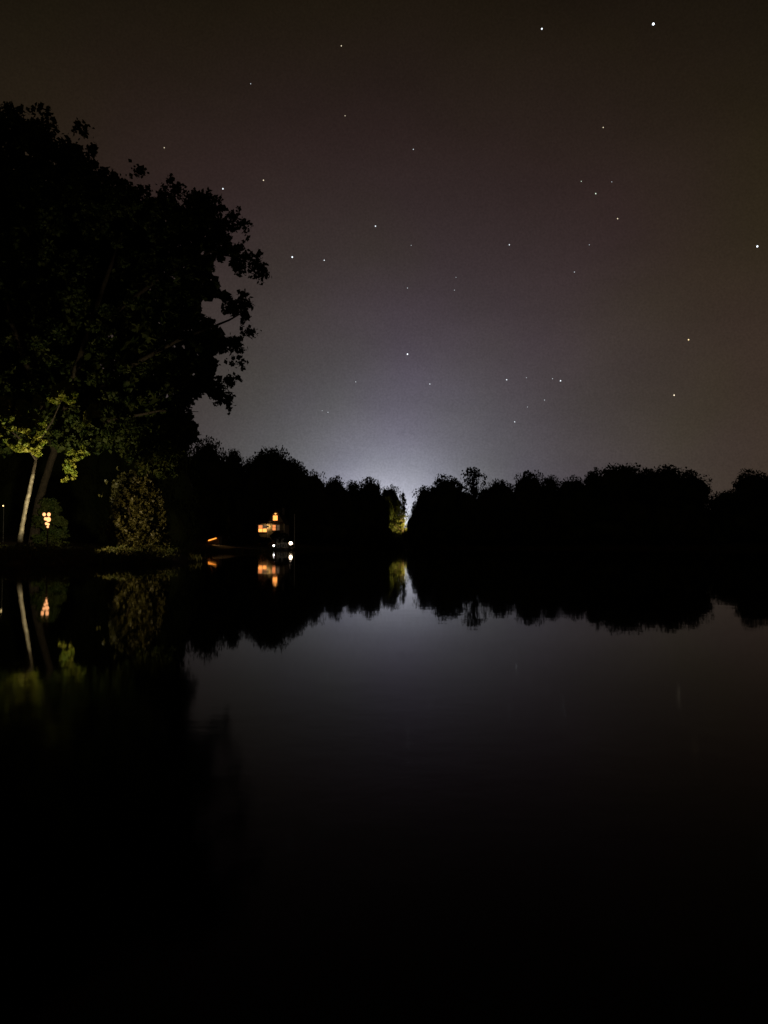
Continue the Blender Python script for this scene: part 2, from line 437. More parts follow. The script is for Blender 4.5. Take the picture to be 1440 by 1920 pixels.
# px, top py, crown width px, depth, crown kind, label
FAR = [
 (388, 818, 78, 186, 0, 'broad black tree on the ridge touching the big near crown on the left', GROUP_L),
 (437, 838, 66, 186, 3, 'low rounded black tree on the left ridge between broader neighbours', GROUP_L),
 (505, 834, 92, 188, 2, 'wide black tree whose dome rises straight above the lit house', GROUP_L),
 (551, 858, 60, 192, 1, 'stepped black tree just right of the dome above the lit house', GROUP_L),
 (588, 880, 50, 198, 4, 'small black tree halfway down the left ridge slope', GROUP_L),
 (628, 889, 52, 204, 0, 'flat-topped black tree on the left ridge, third from the gap side', GROUP_L),
 (662, 898, 40, 210, 3, 'lowest notch-filling black tree on the left ridge', GROUP_L),
 (693, 892, 50, 214, 1, 'pointed black tree standing out near the end of the left ridge', GROUP_L),
 (731, 908, 46, 221, 4, 'squat black tree at the left lip of the glowing gap', GROUP_L),
 (803, 908, 54, 206, 3, 'dark sloping tree at the right lip of the glowing gap', GROUP_R),
 (838, 887, 72, 204, 0, 'rounded black tree forming the first hump right of the gap', GROUP_R),
 (889, 874, 46, 206, 'a', 'thin airy tree poking above the right shore wood', GROUP_R),
 (935, 897, 66, 202, 2, 'low flat black tree right of the thin airy tree', GROUP_R),
 (993, 880, 62, 200, 1, 'blunt pointed black tree, second hump right of the gap', GROUP_R),
 (1030, 889, 48, 200, 3, 'small knob of black tree beside the blunt pointed one', GROUP_R),
 (1076, 891, 76, 198, 4, 'level black tree before the big dome on the right shore', GROUP_R),
 (1115, 877, 56, 196, 0, 'black shoulder tree at the left end of the big right dome', GROUP_R),
 (1165, 866, 118, 194, 2, 'highest broad tree of the big black dome on the right', GROUP_R),
 (1236, 870, 116, 193, 3, 'broad black tree in the middle of the big right dome', GROUP_R),
 (1290, 880, 84, 192, 1, 'black tree ending the big right dome above the notch', GROUP_R),
 (1364, 916, 70, 190, 4, 'low black tree just right of the notch near the right edge', GROUP_R),
 (1413, 877, 84, 188, 0, 'tall black tree humped near the right picture edge', GROUP_R),
 (1476, 893, 100, 186, 2, 'black tree cut by the right picture edge', GROUP_R),
]
for i, (px, py, wpx, D, kind, lab, grp) in enumerate(FAR):
    x = X(px, D); g = H(x, D); top = Z(py, D)
    t = thing('broadleaf_tree', (x, D, g - 0.1), lab, 'tree', grp, rz=i * 1.7)
    hgt = top - g + 0.1
    cm, tm = crown_mesh(kind)
    wd = wpx / FPX * D
    base_w = {0: .84, 1: .72, 2: .96, 3: .80, 4: .88, 'a': .52}[kind] * 0.97
    sx = wd / base_w * 1.13
    c = link('crown', cm, parent=t); c.scale = (sx, sx, hgt)
    k = link('trunk', tm, parent=t); k.scale = (hgt, hgt, hgt)

def wood(name, spots, label):
    """a far wood read as one black mass"""
    V = []; Qs = []; T = []; off = 0
    for j, (px, py, wpx, D) in enumerate(spots):
        v, q, t = ROUND[j % 5]
        sel = np.random.default_rng(j).random(len(q)) < 0.4
        x = X(px, D); g = H(x, D) - 0.8; hgt = Z(py, D) - g; s = wpx / FPX * D / 0.84
        a = j * 2.4; R = np.array([[math.cos(a), -math.sin(a), 0], [math.sin(a), math.cos(a), 0], [0, 0, 1]])
        vv = v.copy(); vv[:, 2] = (vv[:, 2] - 0.16) / 0.84; vv = vv @ R.T * np.array([s, s, hgt]) + np.array([x, D, g])
        V.append(vv); Qs.append(q[sel] + off); T.append(t + off); off += len(v)
    o = link(name, np_mesh(name, np.concatenate(V), np.concatenate(Qs), np.concatenate(T)), M['far_leaf'])
    return tag(o, label, 'wood', kind='stuff')
def outline(px):
    a = [(-200, 840), (300, 830), (388, 830), (437, 846), (505, 842), (551, 868), (588, 888), (628, 897), (662, 904), (693, 902), (712, 918), (726, 935), (742, 985), (772, 985),
         (788, 948), (806, 920), (838, 898), (889, 905), (993, 894), (1076, 898), (1115, 886), (1165, 876), (1290, 890), (1312, 912), (1338, 958), (1364, 928), (1413, 888), (1700, 880)]
    return float(np.interp(px, [p[0] for p in a], [p[1] for p in a]))
r = random.Random(5)
sl = []; sr = []
for px in np.arange(-160, 730, 24):
    D0 = float(np.interp(px, [-160, 330, 560, 640, 700, 755], [120, 165, 188, 198, 210, 222]))
    for f, dd in ((0.0, 4), (0.3, -1), (0.6, -4)):
        if 470 < px < 560 and dd < 0: continue
        y0 = outline(px); sl.append((px + r.uniform(-6, 6), y0 + 9 + f * (1018 - y0), 66 * r.uniform(.8, 1.15), D0 + dd + r.uniform(-1, 1)))
sr.append((781, 942, 30, 207)); sr.append((790, 926, 34, 207)); sr.append((778, 958, 34, 206)); sr.append((786, 945, 34, 210)); sr.append((762, 988, 30, 226)); sr.append((740, 985, 36, 226))
for px in np.arange(797, 1560, 26):
    D0 = float(np.interp(px, [768, 800, 1440, 1560], [214, 198, 184, 180]))
    for f, dd in ((0.0, 3), (0.3, -3), (0.6, -6)):
        y0 = outline(px); sr.append((px + r.uniform(-6, 6), y0 + 9 + f * (1018 - y0), (40 if px < 800 or 1300 < px < 1380 else 66) * r.uniform(.8, 1.15), D0 + dd + r.uniform(-1, 1)))
wood('hillside_wood', sl, 'black mass of woodland covering the left hillside behind the house')
sb = []
for px in np.arange(-190, 330, 30):
    y0 = float(np.interp(px, [-190, 200, 260, 300, 330], [690, 660, 690, 740, 800]))
    for f, dd in ((0.0, 3), (0.3, 0), (0.6, -3)):
        sb.append((px + r.uniform(-8, 8), y0 + f * (1018 - y0) + r.uniform(-10, 10), 84, 92 + dd))
wood('bank_wood', sb, 'black mass of trees behind the maple and shrub on the left bank')
wood('shore_wood', sr, 'black mass of woodland along the right shore under the humped crowns')

# pine by the gap, lit by a street lamp behind the right-hand wood
D = 213; px = 756; x = X(px, D); g = H(x, D)
t = thing('pine_tree', (x, D, g - 0.1), 'layered pine lit yellow from below in the glowing gap between the woods', 'tree')
cm, tm = crown_mesh('q'); hg = Z(918, D) - g
c = link('crown', cm, parent=t); c.scale = (hg * 0.68, hg * 0.68, hg)
k = link('trunk', tm, parent=t); k.scale = (hg, hg, hg)
D = 209; x = X(774, D); g = H(x, D); hl = Z(991, D) - g
t = thing('street_lamp', (x, D, g), 'street lamp behind the dark wood, its light on the pine in the gap', 'street lamp')
MB().tube([(0, 0, -.2), (0, 0, hl)], [.09, .06], 10).build('post', M['metal'], t)
MB().tube([(0, 0, hl - .08), (-.4, 0.0, hl), (-.7, 0.0, hl)], .035, 8).build('arm', M['metal'], t)
MB().box((-.78, 0, hl), (.42, .2, .09)).build('lamp_head', M['metal'], t)
MB().box((-.78, 0, hl - .06), (.3, .14, .03)).build('lens', mat_emit('lens_glow', (1, .72, .3), 3), t)
def light(kind, name, loc, energy, col, size, parent=None, **kw):
    ld = bpy.data.lights.new(name, kind); ld.energy = energy; ld.color = col; ld.shadow_soft_size = size
    for a, b in kw.items(): setattr(ld, a, b)
    o = bpy.data.objects.new(name, ld); COL.objects.link(o); o.location = loc
    if parent is not None: o.parent = parent
    return o
ll = light('SPOT', 'lamp_light', (-.6, .1, hl + .2), 7000, (1, .74, .24), .1, t, spot_size=math.radians(74), spot_blend=.7)
ll.rotation_euler = Vector((-2.4, 3.6, 1.2)).to_track_quat('-Z', 'Y').to_euler()

# ------------------------------------------------------------------ near trees on the left bank
def in_poly(poly, x, y):
    p = np.array(poly, float); q = np.roll(p, -1, 0); ins = np.zeros(x.shape, bool); best = np.full(x.shape, 1e18)
    for (ax, ay), (bx, by) in zip(p, q):
        ins ^= ((ay > y) != (by > y)) & (x < (bx - ax) * (y - ay) / (by - ay + 1e-12) + ax)
        ex, ey = bx - ax, by - ay
        t = np.clip(((x - ax) * ex + (y - ay) * ey) / (ex*ex + ey*ey + 1e-12), 0, 1)
        best = np.minimum(best, (x - ax - t*ex) ** 2 + (y - ay - t*ey) ** 2)
    return ins, np.sqrt(best)
def big_crown(poly, holes, D, n, seed, thick=6.0, rpx=(9, 26), per=70, leaf=0.30, fill=0, spray=0):
    """leaf clumps through a rounded volume: the tree's outline at its own depth and thickness"""
    r = np.random.default_rng(seed); p = np.array(poly, float)
    lo, hi = p.min(0), p.max(0); out = []; rads = []
    while len(out) < n:
        c = lo + (hi - lo) * r.random((4000, 2))
        ins, d = in_poly(poly, c[:, 0], c[:, 1])
        rad = rpx[0] + (rpx[1] - rpx[0]) * r.random(4000)
        ok = ins & (d > rad * 0.62)
        # prefer the rim so that the outline is well covered
        ok &= r.random(4000) < np.where(d < 60, 1.0, 0.35)
        for (hx, hy, hr) in holes: ok &= (np.hypot(c[:, 0] - hx, c[:, 1] - hy) > hr + rad * 0.75)
        for (x, y), dd, rr in zip(c[ok], d[ok], rad[ok]):
            if len(out) >= n: break
            th = thick * math.sqrt(min(dd / 150.0, 1.0)); z = D + th * r.uniform(-1, 1)
            # keep the pixel place but at the chosen depth
            out.append(P(x, y, z)[:]); rads.append(rr / FPX * z)
    extra = []
    if spray:
        q_ = np.roll(p, -1, 0); ln = np.hypot(*(q_ - p).T); cum = np.cumsum(ln) / ln.sum()
        for u in r.random(spray):
            k_ = int(np.searchsorted(cum, u)); f_ = r.random(); e = p[k_] + (q_[k_] - p[k_]) * f_
            dr = q_[k_] - p[k_]; nrm = np.array([dr[1], -dr[0]]) / (np.hypot(*dr) + 1e-6)
            if e[1] > 760 or e[0] < 0: continue
            if any(np.hypot(e[0] - hx, e[1] - hy) < hr + 12 for hx, hy, hr in holes): continue
            ln_ = r.uniform(8, 24); n_ = int(r.uniform(10, 30)); tt = r.random(n_) ** 1.3
            dv = nrm + r.normal(size=2) * .5; z = D + r.uniform(-1, 1)
            for t_ in tt:
                w_ = e + dv * (-12 + t_ * ln_) + r.normal(size=2) * (5.5 - 3.5 * t_)
                extra.append(P(w_[0], w_[1], z + r.normal() * .3)[:])
    cen = np.array(out); rads = np.array(rads)
    pts = clump_points(cen, rads, per, r, shell=0.25)
    if extra: pts = np.concatenate([pts, np.array(extra)])
    v, q = leaf_arrays(pts, leaf, r, 0.7)
    Vs = [v]; Qs = [q]; off = len(v)
    if fill:
        c = lo + (hi - lo) * r.random((fill * 6, 2)); ins, d = in_poly(poly, c[:, 0], c[:, 1]); ok = ins & (d > 24)
        for (hx, hy, hr) in holes: ok &= (np.hypot(c[:, 0] - hx, c[:, 1] - hy) > hr + 16)
        c = c[ok][:fill]
        cp = np.array([P(x, y, D + r.uniform(0.5, 1.0) * 3.5)[:] for x, y in c])
        v, q = leaf_arrays(cp, 0.85, r, 0.8); Vs.append(v); Qs.append(q + off); off += len(v)
    return np.concatenate(Vs), np.concatenate(Qs)
def place_crown(name, v, q, mat, parent):
    o = Vector(parent.location); v = v - np.array(o[:])
    me = np_mesh(name, v, q)
    return link(name, me, mat, parent)
def limbs(parent, runs, mat, name='trunk', n=10):
    m = MB(); o = Vector(parent.location)
    for pts, rad in runs:
        pp = [P(*a) - o for a in pts]
        fine = []; rf = []
        for i in range(len(pp) - 1):
            for s in range(4):
                t = s / 4; j = Vector((random.uniform(-1, 1), random.uniform(-1, 1), 0)) * 0.05 * rad[i] * (0 if s == 0 else 2)
                fine.append(pp[i].lerp(pp[i+1], t) + j); rf.append(rad[i] + (rad[i+1] - rad[i]) * t)
        fine.append(pp[-1]); rf.append(rad[-1])
        m.tube(fine, rf, n)
    return m.build(name, mat, parent, smooth=True)

# tall tree behind, filling the upper left corner
poly = [(-260, 170), (-140, 205), (-60, 190), (-10, 198), (28, 196), (50, 200), (64, 178), (82, 200), (100, 232), (102, 248), (134, 252), (140, 234), (160, 236), (170, 268),
        (180, 298), (205, 322), (235, 336), (255, 350), (262, 320), (272, 355), (300, 395), (270, 560), (180, 720), (60, 760), (-120, 760), (-260, 600)]
Dt = 59; bx = X(-40, Dt)
t = thing('broadleaf_tree', (bx, Dt, H(bx, Dt)), 'tallest black tree filling the upper left corner behind the near maple', 'tree', 'trees on the left bank')
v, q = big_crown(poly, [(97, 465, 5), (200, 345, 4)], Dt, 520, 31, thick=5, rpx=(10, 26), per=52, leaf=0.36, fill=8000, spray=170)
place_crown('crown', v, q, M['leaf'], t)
limbs(t, [([(-40, 1030, Dt), (-30, 850, Dt), (10, 640, Dt), (50, 400, Dt), (60, 240, Dt)], [.5, .42, .34, .2, .04]),
          ([(6, 700, Dt), (120, 520, Dt - 1), (170, 330, Dt - 1)], [.22, .14, .03]), ([(0, 720, Dt), (-80, 520, Dt + 1), (-140, 320, Dt + 1)], [.22, .14, .03])], M['bark'])

# near maple: wide crown reaching out over the water
poly = [(-220, 420), (-80, 330), (60, 320), (160, 330), (240, 352), (300, 372), (318, 338), (336, 352), (352, 372), (372, 358), (398, 366), (414, 384), (424, 408), (440, 398), (466, 406), (464, 428), (446, 448),
        (460, 462), (470, 482), (500, 486), (508, 497), (496, 520), (470, 522), (456, 546), (466, 566), (464, 592), (474, 628), (460, 616), (440, 622), (452, 650), (455, 676), (436, 700), (440, 716), (424, 732),
        (434, 752), (416, 770), (404, 758), (384, 776), (386, 794), (372, 784), (376, 826), (352, 850), (330, 905), (270, 900), (220, 850), (150, 862), (90, 835), (20, 860), (-60, 850), (-220, 780)]
holes = [(413, 503, 7), (440, 530, 10), (432, 518, 4), (405, 585, 7), (392, 580, 4), (424, 602, 8), (440, 612, 6), (412, 577, 4), (425, 676, 8), (430, 690, 6), (418, 690, 4), (372, 768, 6), (383, 757, 6), (366, 760, 4),
         (181, 575, 4), (78, 616, 3), (440, 445, 6)]
Dm = 54.5; bx = X(62, Dm + 5.5)
t = thing('maple_tree', (bx, Dm + 5.5, H(bx, Dm + 5.5)), 'huge near maple on the left bank, its lower leaves lit yellow-green', 'tree', 'trees on the left bank')
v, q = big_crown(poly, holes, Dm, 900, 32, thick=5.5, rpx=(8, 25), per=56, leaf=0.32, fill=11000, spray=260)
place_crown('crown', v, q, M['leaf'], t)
limbs(t, [([(60, 1030, Dm + 5.5), (74, 935, Dm + 5), (88, 890, Dm + 4.4), (104, 840, Dm + 3), (140, 700, Dm), (200, 520, Dm), (250, 390, Dm)], [.42, .30, .27, .25, .22, .15, .04]),
          ([(104, 845, Dm + 3), (70, 740, Dm + 2), (20, 600, Dm + 1), (0, 420, Dm)], [.30, .24, .16, .04]),
          ([(115, 797, Dm + 2), (220, 700, Dm + 1.6), (330, 640, Dm + 1), (430, 600, Dm), (466, 580, Dm)], [.24, .18, .13, .07, .02]),
          ([(170, 620, Dm), (300, 520, Dm + 1), (400, 470, Dm), (490, 500, Dm)], [.2, .14, .08, .02]),
          ([(108, 838, Dm + 3), (200, 790, Dm + 2), (300, 770, Dm + 1), (372, 772, Dm)], [.2, .13, .08, .02])], M['bark'])

# birch with a pale leaning trunk
Db = 51.0; bx = X(38, Db)
t = thing('birch_tree', (bx, Db, H(bx, Db)), 'leaning birch with a pale bare trunk at the left edge', 'tree', 'trees on the left bank')
limbs(t, [([(36, 1020, Db), (41, 990, Db), (46, 962, Db), (51, 938, Db), (55, 922, Db), (59, 903, Db), (62, 888, Db)], [.20, .15, .14, .15, .135, .13, .12])], M['birch'])
limbs(t, [([(62, 889, Db), (66, 868, Db), (70, 835, Db + .3), (72, 790, Db + .5), (60, 735, Db + .5)], [.115, .10, .09, .07, .03]),  # dark young branches; the upper trunk's shade is put into this bark too
          ([(67, 862, Db), (40, 825, Db - .4), (12, 800, Db - 1.2), (-15, 770, Db - 1.4)], [.07, .05, .04, .02]),
          ([(70, 832, Db + .3), (98, 790, Db - .6), (120, 740, Db - 1.4)], [.06, .045, .02])], M['bark'], 'branch', 8)
poly = [(-60, 760), (-10, 748), (10, 740), (28, 752), (40, 740), (54, 752), (64, 770), (84, 790), (86, 826), (78, 852), (68, 862), (56, 846), (36, 852), (14, 842), (4, 826), (-10, 812), (-60, 806)]
v, q = big_crown(poly, [(32, 818, 7), (12, 812, 5), (62, 806, 5), (24, 768, 5)], Db - 2.0, 260, 33, thick=1.4, rpx=(5, 11), per=40, leaf=0.25)
poly2 = [(88, 756), (98, 728), (120, 708), (140, 722), (150, 748), (132, 760), (112, 750), (100, 772)]
v2, q2 = big_crown(poly2, [], Db - 2.2, 44, 34, thick=1.0, rpx=(4, 9), per=26, leaf=0.26)
poly3 = [(156, 790), (160, 770), (172, 754), (184, 756), (190, 775), (196, 784), (184, 788), (172, 778), (166, 798), (158, 800)]
v3, q3 = big_crown(poly3, [(178, 768, 3)], Db - 2.2, 36, 35, thick=1.0, rpx=(4, 8), per=22, leaf=0.26)
poly4 = [(118, 870), (124, 845), (140, 836), (166, 838), (168, 852), (150, 862), (148, 888), (138, 905), (118, 915), (112, 890)]
v4, q4 = big_crown(poly4, [(134, 858, 3)], Db + 1.5, 30, 36, thick=1.0, rpx=(4, 9), per=22, leaf=0.2)
poly5 = [(60, 752), (70, 738), (78, 744), (80, 760), (70, 766), (60, 762)]
v5, q5 = big_crown(poly5, [], Db - 2.0, 12, 37, thick=.6, rpx=(4, 7), per=22, leaf=0.2)
VV = [v, v2, v3, v4, v5]; QQ = []; o_ = 0
for a, b in zip(VV, (q, q2, q3, q4, q5)): QQ.append(b + o_); o_ += len(a)
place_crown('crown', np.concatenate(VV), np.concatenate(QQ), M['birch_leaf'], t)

# rounded shrub
Ds = 54.5; bx = X(258, Ds)
t = thing('shrub', (bx, Ds, H(bx, Ds)), 'big rounded shrub lit dull brown on the left bank', 'shrub')
poly = [(192, 935), (206, 918), (216, 898), (232, 884), (246, 880), (264, 884), (276, 878), (292, 890), (300, 912), (314, 935), (320, 965), (316, 1000), (316, 1022), (302, 1030), (280, 1040), (258, 1034), (232, 1026), (206, 1028), (200, 1000), (194, 985), (204, 965), (210, 945)]
v, q = big_crown(poly, [(200, 955, 6)], Ds, 330, 41, thick=2.2, rpx=(4, 12), per=30, leaf=0.25)
ps = np.concatenate([clump_points(np.array([P(a, b, Ds - .8)[:]]), [.16], 12, rng) for a, b in ((190, 928), (198, 904), (189, 992), (222, 880), (241, 866), (268, 872))])
v2, q2 = leaf_arrays(ps, .22, rng, .8)
place_crown('foliage', np.concatenate([v, v2]), np.concatenate([q, q2 + len(v)]), M['shrub_leaf'], t)
limbs(t, [([(256, 1045, Ds), (250, 990, Ds), (235, 930, Ds)], [.09, .06, .02]), ([(258, 1045, Ds), (266, 990, Ds), (285, 925, Ds)], [.09, .06, .02]), ([(260, 1045, Ds), (285, 1000, Ds), (305, 960, Ds)], [.07, .05, .02])], M['bark'], 'stem', 8)

# dim bush behind the lamp, hiding the maple's foot
Dq = 58.5; bx = X(84, Dq)
t = thing('shrub', (bx, Dq, H(bx, Dq)), 'low dim green bush behind the glowing orange globes', 'shrub')
poly = [(58, 1030), (60, 985), (66, 950), (80, 935), (98, 930), (112, 942), (122, 962), (128, 990), (132, 1030)]
v, q = big_crown(poly, [], Dq, 90, 43, thick=1.2, rpx=(5, 11), per=30, leaf=0.22)
place_crown('foliage', v, q, M['leaf'], t)
limbs(t, [([(88, 1036, Dq), (84, 990, Dq), (76, 955, Dq)], [.07, .05, .02]), ([(90, 1036, Dq), (100, 990, Dq), (108, 955, Dq)], [.07, .05, .02])], M['bark'], 'stem', 8)

# low growth along the near bank
r2 = np.random.default_rng(77); pts = []
for _ in range(900):
    x = r2.uniform(X(-120, 51), X(322, 51)); y = r2.uniform(45.9, 53)
    if shore_dist(np.array([x]), np.array([y]))[0] < 0.05: continue
    hg = r2.uniform(.12, .5) + (0.6 * r2.random() if math.sin(x * 2.1) + math.sin(x * .9 + 2) > .6 else 0); g = H(x, y)
    pts.append(np.stack([x + r2.normal(size=16) * .16, y + r2.normal(size=16) * .16, g + hg * r2.random(16)], 1))
v, q = leaf_arrays(np.concatenate(pts), .18, r2, .5)
tag(link('undergrowth', np_mesh('undergrowth', v, q), M['under_leaf']), 'low leafy undergrowth along the left bank below the shrub', 'undergrowth', kind='stuff')

# reeds along the water's edge
r3 = np.random.default_rng(91); bv = []
seg = np.roll(SH, -1, 0) - SH; sl_ = np.hypot(*seg.T)
for k_ in range(len(SH)):
    if SH[k_, 1] < 40 or abs(SH[k_, 0]) > 45: continue
    near = SH[k_, 1] < 60
    for _ in range(int(sl_[k_] * (16 if near else 9))):
        c_ = SH[k_] + seg[k_] * r3.random() + r3.normal(size=2) * .35
        if math.sin(c_[0] * .7) + math.sin(c_[0] * 1.9 + c_[1] * .6) < -.3: continue
        h_ = r3.uniform(.25, .8) * (.8 if near else 1.2); w_ = .02 if near else .05; a_ = r3.random() * 6.28
        dx, dy = math.cos(a_) * w_, math.sin(a_) * w_; lx, ly = r3.normal(size=2) * .16
        bv += [(c_[0] - dx, c_[1] - dy, -.1), (c_[0] + dx, c_[1] + dy, -.1), (c_[0] + dx * .5 + lx * .4, c_[1] + dy * .5 + ly * .4, h_ * .65), (c_[0] + lx, c_[1] + ly, h_)]
tag(link('reeds', np_mesh('reeds', bv, np.arange(len(bv)).reshape(-1, 4)), M['under_leaf']), 'thin reeds standing in patches along the dark waterline', 'reeds', kind='stuff')

# cluster of amber globes on a post
Dl = 48.0; p0 = P(88, 974, Dl); g = H(p0.x, Dl)
t = thing('garden_lamp', (p0.x, Dl, g), 'post with a cluster of glowing orange globes between birch and shrub', 'lamp')
hz = p0.z - g
MB().tube([(0, 0.12, -.2), (0, 0.12, hz + .5)], [.05, .035], 10).build('post', M['metal'], t)
amber = mat_emit('amber_globe', (1.0, 0.42, 0.16), 2.2)
px1 = Dl / FPX * 0.86
for i, (dx, dy, rr) in enumerate(((-6.2, 11, 3.3), (4, 11, 3.6), (-3, 1.5, 3.2), (3.4, 0, 4.6), (-1, -9, 2.8), (3, -10.5, 2.6), (2.0, -16, 2.2))):
    c = Vector((dx * px1, 0, dy * px1))
    gl = MB().ball((c.x, 0, hz + c.z), rr * px1, 14, 10, 1.15).build('globe', amber, t, smooth=True)
    MB().tube([(0, .12, hz + c.z + .02), (c.x * .6, .1, hz + c.z + .02), (c.x, .02, hz + c.z)], .012, 6).build('bracket', M['metal'], t)
up = light('SPOT', 'globe_light', (0, .3, hz + .5), 2200, (1, .84, .48), .14, t, spot_size=math.radians(134), spot_blend=.4)
up.rotation_euler = Vector((-.52, .56, .62)).to_track_quat('-Z', 'Y').to_euler()
gd = light('SPOT', 'shrub_fill', (.3, 0, hz - .1), 1900, (1, .74, .36), .1, t, spot_size=math.radians(74), spot_blend=.35)  # unseen spot added to light the shrub, with no fixture of its own
gd.rotation_euler = Vector((6.0, 4.6, .2)).to_track_quat('-Z', 'Y').to_euler()

# tiny far lamp at the left edge
Dx = 64; p0 = P(6.5, 948.5, Dx); g = H(p0.x, Dx)
t = thing('path_lamp', (p0.x, Dx, g), 'tiny yellow lamp at the very left edge', 'lamp')
MB().tube([(0, .05, -.2), (0, .05, p0.z - g + .1)], .035, 8).build('post', M['metal'], t)
MB().ball((0, -.05, p0.z - g), .055, 10, 7).build('globe', mat_emit('path_globe', (1, .72, .3), 3), t)

# ------------------------------------------------------------------ the lit house on the far shore
Dh = 168; s = Dh / FPX
hx = X(517, Dh); g = H(hx, Dh)
house = thing('house', (hx, Dh, g), 'gabled house with glowing orange windows above the far left shore', 'house')
def hp(px, py): return ((px - 517) * s, Z(py, Dh) - g)
xl, xr = hp(501.5, 0)[0], hp(533, 0)[0]; ze = hp(0, 980.5)[1]; za = hp(0, 955.5)[1]; xw = hp(481, 0)[0]; zw = hp(0, 984)[1]
xm = (xl + xr) / 2
core = MB()
core.prism([(xl, 0.3), (xr, 0.3), (xr, ze), (xm, za - .1), (xl, ze)], 0, 8.5)
core.build('wall', M['clap'], house)
wing = MB(); wing.prism([(xw, .3), (xl - .004, .3), (xl - .004, ze - .05), (xw, ze - .35)], .25, 7.0); wing.build('wing_wall', M['clap'], house)
# clapboards on the front, each a board
def board(x0, x1, z, y):
    return MB().box(((x0 + x1) / 2, y - .012, z), (x1 - x0, .03, .185), Matrix.Rotation(math.radians(4), 3, 'X')).build('clapboard', M['clap'], house)
zz = .5
while zz < ze - .3:
    board(xl + .09, xr - .09, zz, 0); board(xw + .09, xl - .06, zz, .25) if zz < ze - .6 else None
    zz += .2
MB().box(((xl + xr) / 2, 4.2, .1), (xr - xl + .1, 8.6, .9)).box(((xw + xl) / 2, 3.6, .1), (xl - xw, 6.8, .9)).build('foundation', M['stone'], house)
rf = MB()
for sgn, xe in ((-1, xl), (1, xr)):
    dx = xe - xm; dz = ze - za; ln = math.hypot(dx, dz); nx_, nz_ = -dz / ln * sgn, abs(dx) / ln
    a = (xm, za + .08); b = (xe + dx / ln * .35, ze + dz / ln * .35)
    if sgn < 0: rf.prism([a, b, (b[0] - .09, b[1] + .1), (a[0], a[1] + .16)], -.45, 8.8)
    else: rf.prism([b, a, (a[0], a[1] + .16), (b[0] + .09, b[1] + .1)], -.45, 8.8)
rf = rf.build('roof', M['roof'], house)
MB().box((xm + .9, 5.5, za - .2), (.5, .6, 1.6)).build('chimney', M['stone'], rf)
MB().prism([(xw - .3, ze - .40), (xl, ze - .02), (xl, ze + .1), (xw - .3, ze - .28)], -.1, 7.2).build('wing_roof', M['roof'], house)
# pent roof over the ground floor windows
pent = MB(); x0, x1 = hp(492, 0)[0], hp(534.5, 0)[0]
pv = [(-.9, ze - .16), (-.06, ze + .12), (-.06, ze + .2), (-.9, ze - .08)]
k = 0
pent.v += [Vector((x, y, z)) for x in (x0, x1) for y, z in pv]
pent.f += [[0, 1, 2, 3], [7, 6, 5, 4], [0, 4, 5, 1], [1, 5, 6, 2], [2, 6, 7, 3], [3, 7, 4, 0]]
pent.build('porch_roof', M['roof'], house)
for x in (xl, xr): MB().box((x, -.03, (ze + .5) / 2), (.16, .1, ze - .5)).build('corner_board', M['trim'], house)
warm = mat_emit('window_glow', (1.0, .33, .07), 2.3)
warm2 = mat_emit('window_glow_soft', (1.0, .30, .09), 1.1)
dimw = mat_emit('window_dim', (1.0, .6, .35), .10)
def window(px0, px1, py0, py1, y, cols, rows, mat, skip=()):
    a = hp(px0, py1); b = hp(px1, py0); x0, z0, x1, z1 = a[0], a[1], b[0], b[1]
    w = MB()
    for xx in (x0 - .05, x1 + .05): w.box((xx, y - .07, (z0 + z1) / 2), (.1, .1, z1 - z0 + .2))
    w.box(((x0 + x1) / 2, y - .07, z1 + .06), (x1 - x0, .1, .1)); w.box(((x0 + x1) / 2, y - .09, z0 - .06), (x1 - x0 + .3, .16, .09))
    win = w.build('window', M['trim'], house)
    cw = (x1 - x0) / cols; ch = (z1 - z0) / rows
    for i in range(cols):
        for j in range(rows):
            if (i, j) in skip: mm = dimw
            else: mm = mat[j] if isinstance(mat, (list, tuple)) else mat
            MB().box((x0 + cw * (i + .5), y - .035, z0 + ch * (j + .5)), (cw - .06, .03, ch - .06)).build('pane', mm, win)
    for i in range(1, cols): MB().box((x0 + cw * i, y - .05, (z0 + z1) / 2), (.11, .06, z1 - z0)).build('mullion', M['trim'], win)
    for j in range(1, rows): MB().box(((x0 + x1) / 2, y - .052, z0 + ch * j), (x1 - x0, .06, .05)).build('glazing_bar', M['trim'], win)
window(484.4, 500.0, 984.6, 997.6, .25, 2, 2, [warm, warm2], skip=((1, 1),))
window(510.8, 517.0, 984.2, 994.6, 0, 1, 2, [warm2, warm2])
window(518.6, 524.2, 984.2, 994.6, 0, 1, 2, dimw)
window(511.8, 520.4, 966.4, 976.0, 0, 1, 1, warm)
# gable lamp and porch lamp
gz = hp(516.6, 963.3); m = MB().ball((gz[0], -.16, gz[1]), .2, 10, 8, .7); gl = m.build('gable_lamp', mat_emit('gable_lamp_glow', (1, .42, .10), 2.0), house)
MB().box((gz[0], -.08, gz[1] + .2), (.4, .3, .05)).build('lamp_hood', M['metal'], gl)
pz = hp(503, 984.4); pl = MB().ball((pz[0], -.3, pz[1] - .1), .07, 10, 8).build('porch_lamp', mat_emit('porch_lamp_glow', (1, .62, .22), 2), house)
MB().box((pz[0], -.62, pz[1] - .32), (.5, .03, .45)).build('light_baffle', M['metal'], pl)  # plate added on the lake side to block the lamp's direct light
light('POINT', 'porch_light', (pz[0], -.5, pz[1] - .35), 30, (1, .60, .22), .06, house)
# steps and door, hidden low behind the bushes
MB().box((xr - .75, -.05, 1.55), (.95, .08, 2.1)).build('door', M['wood'], house)

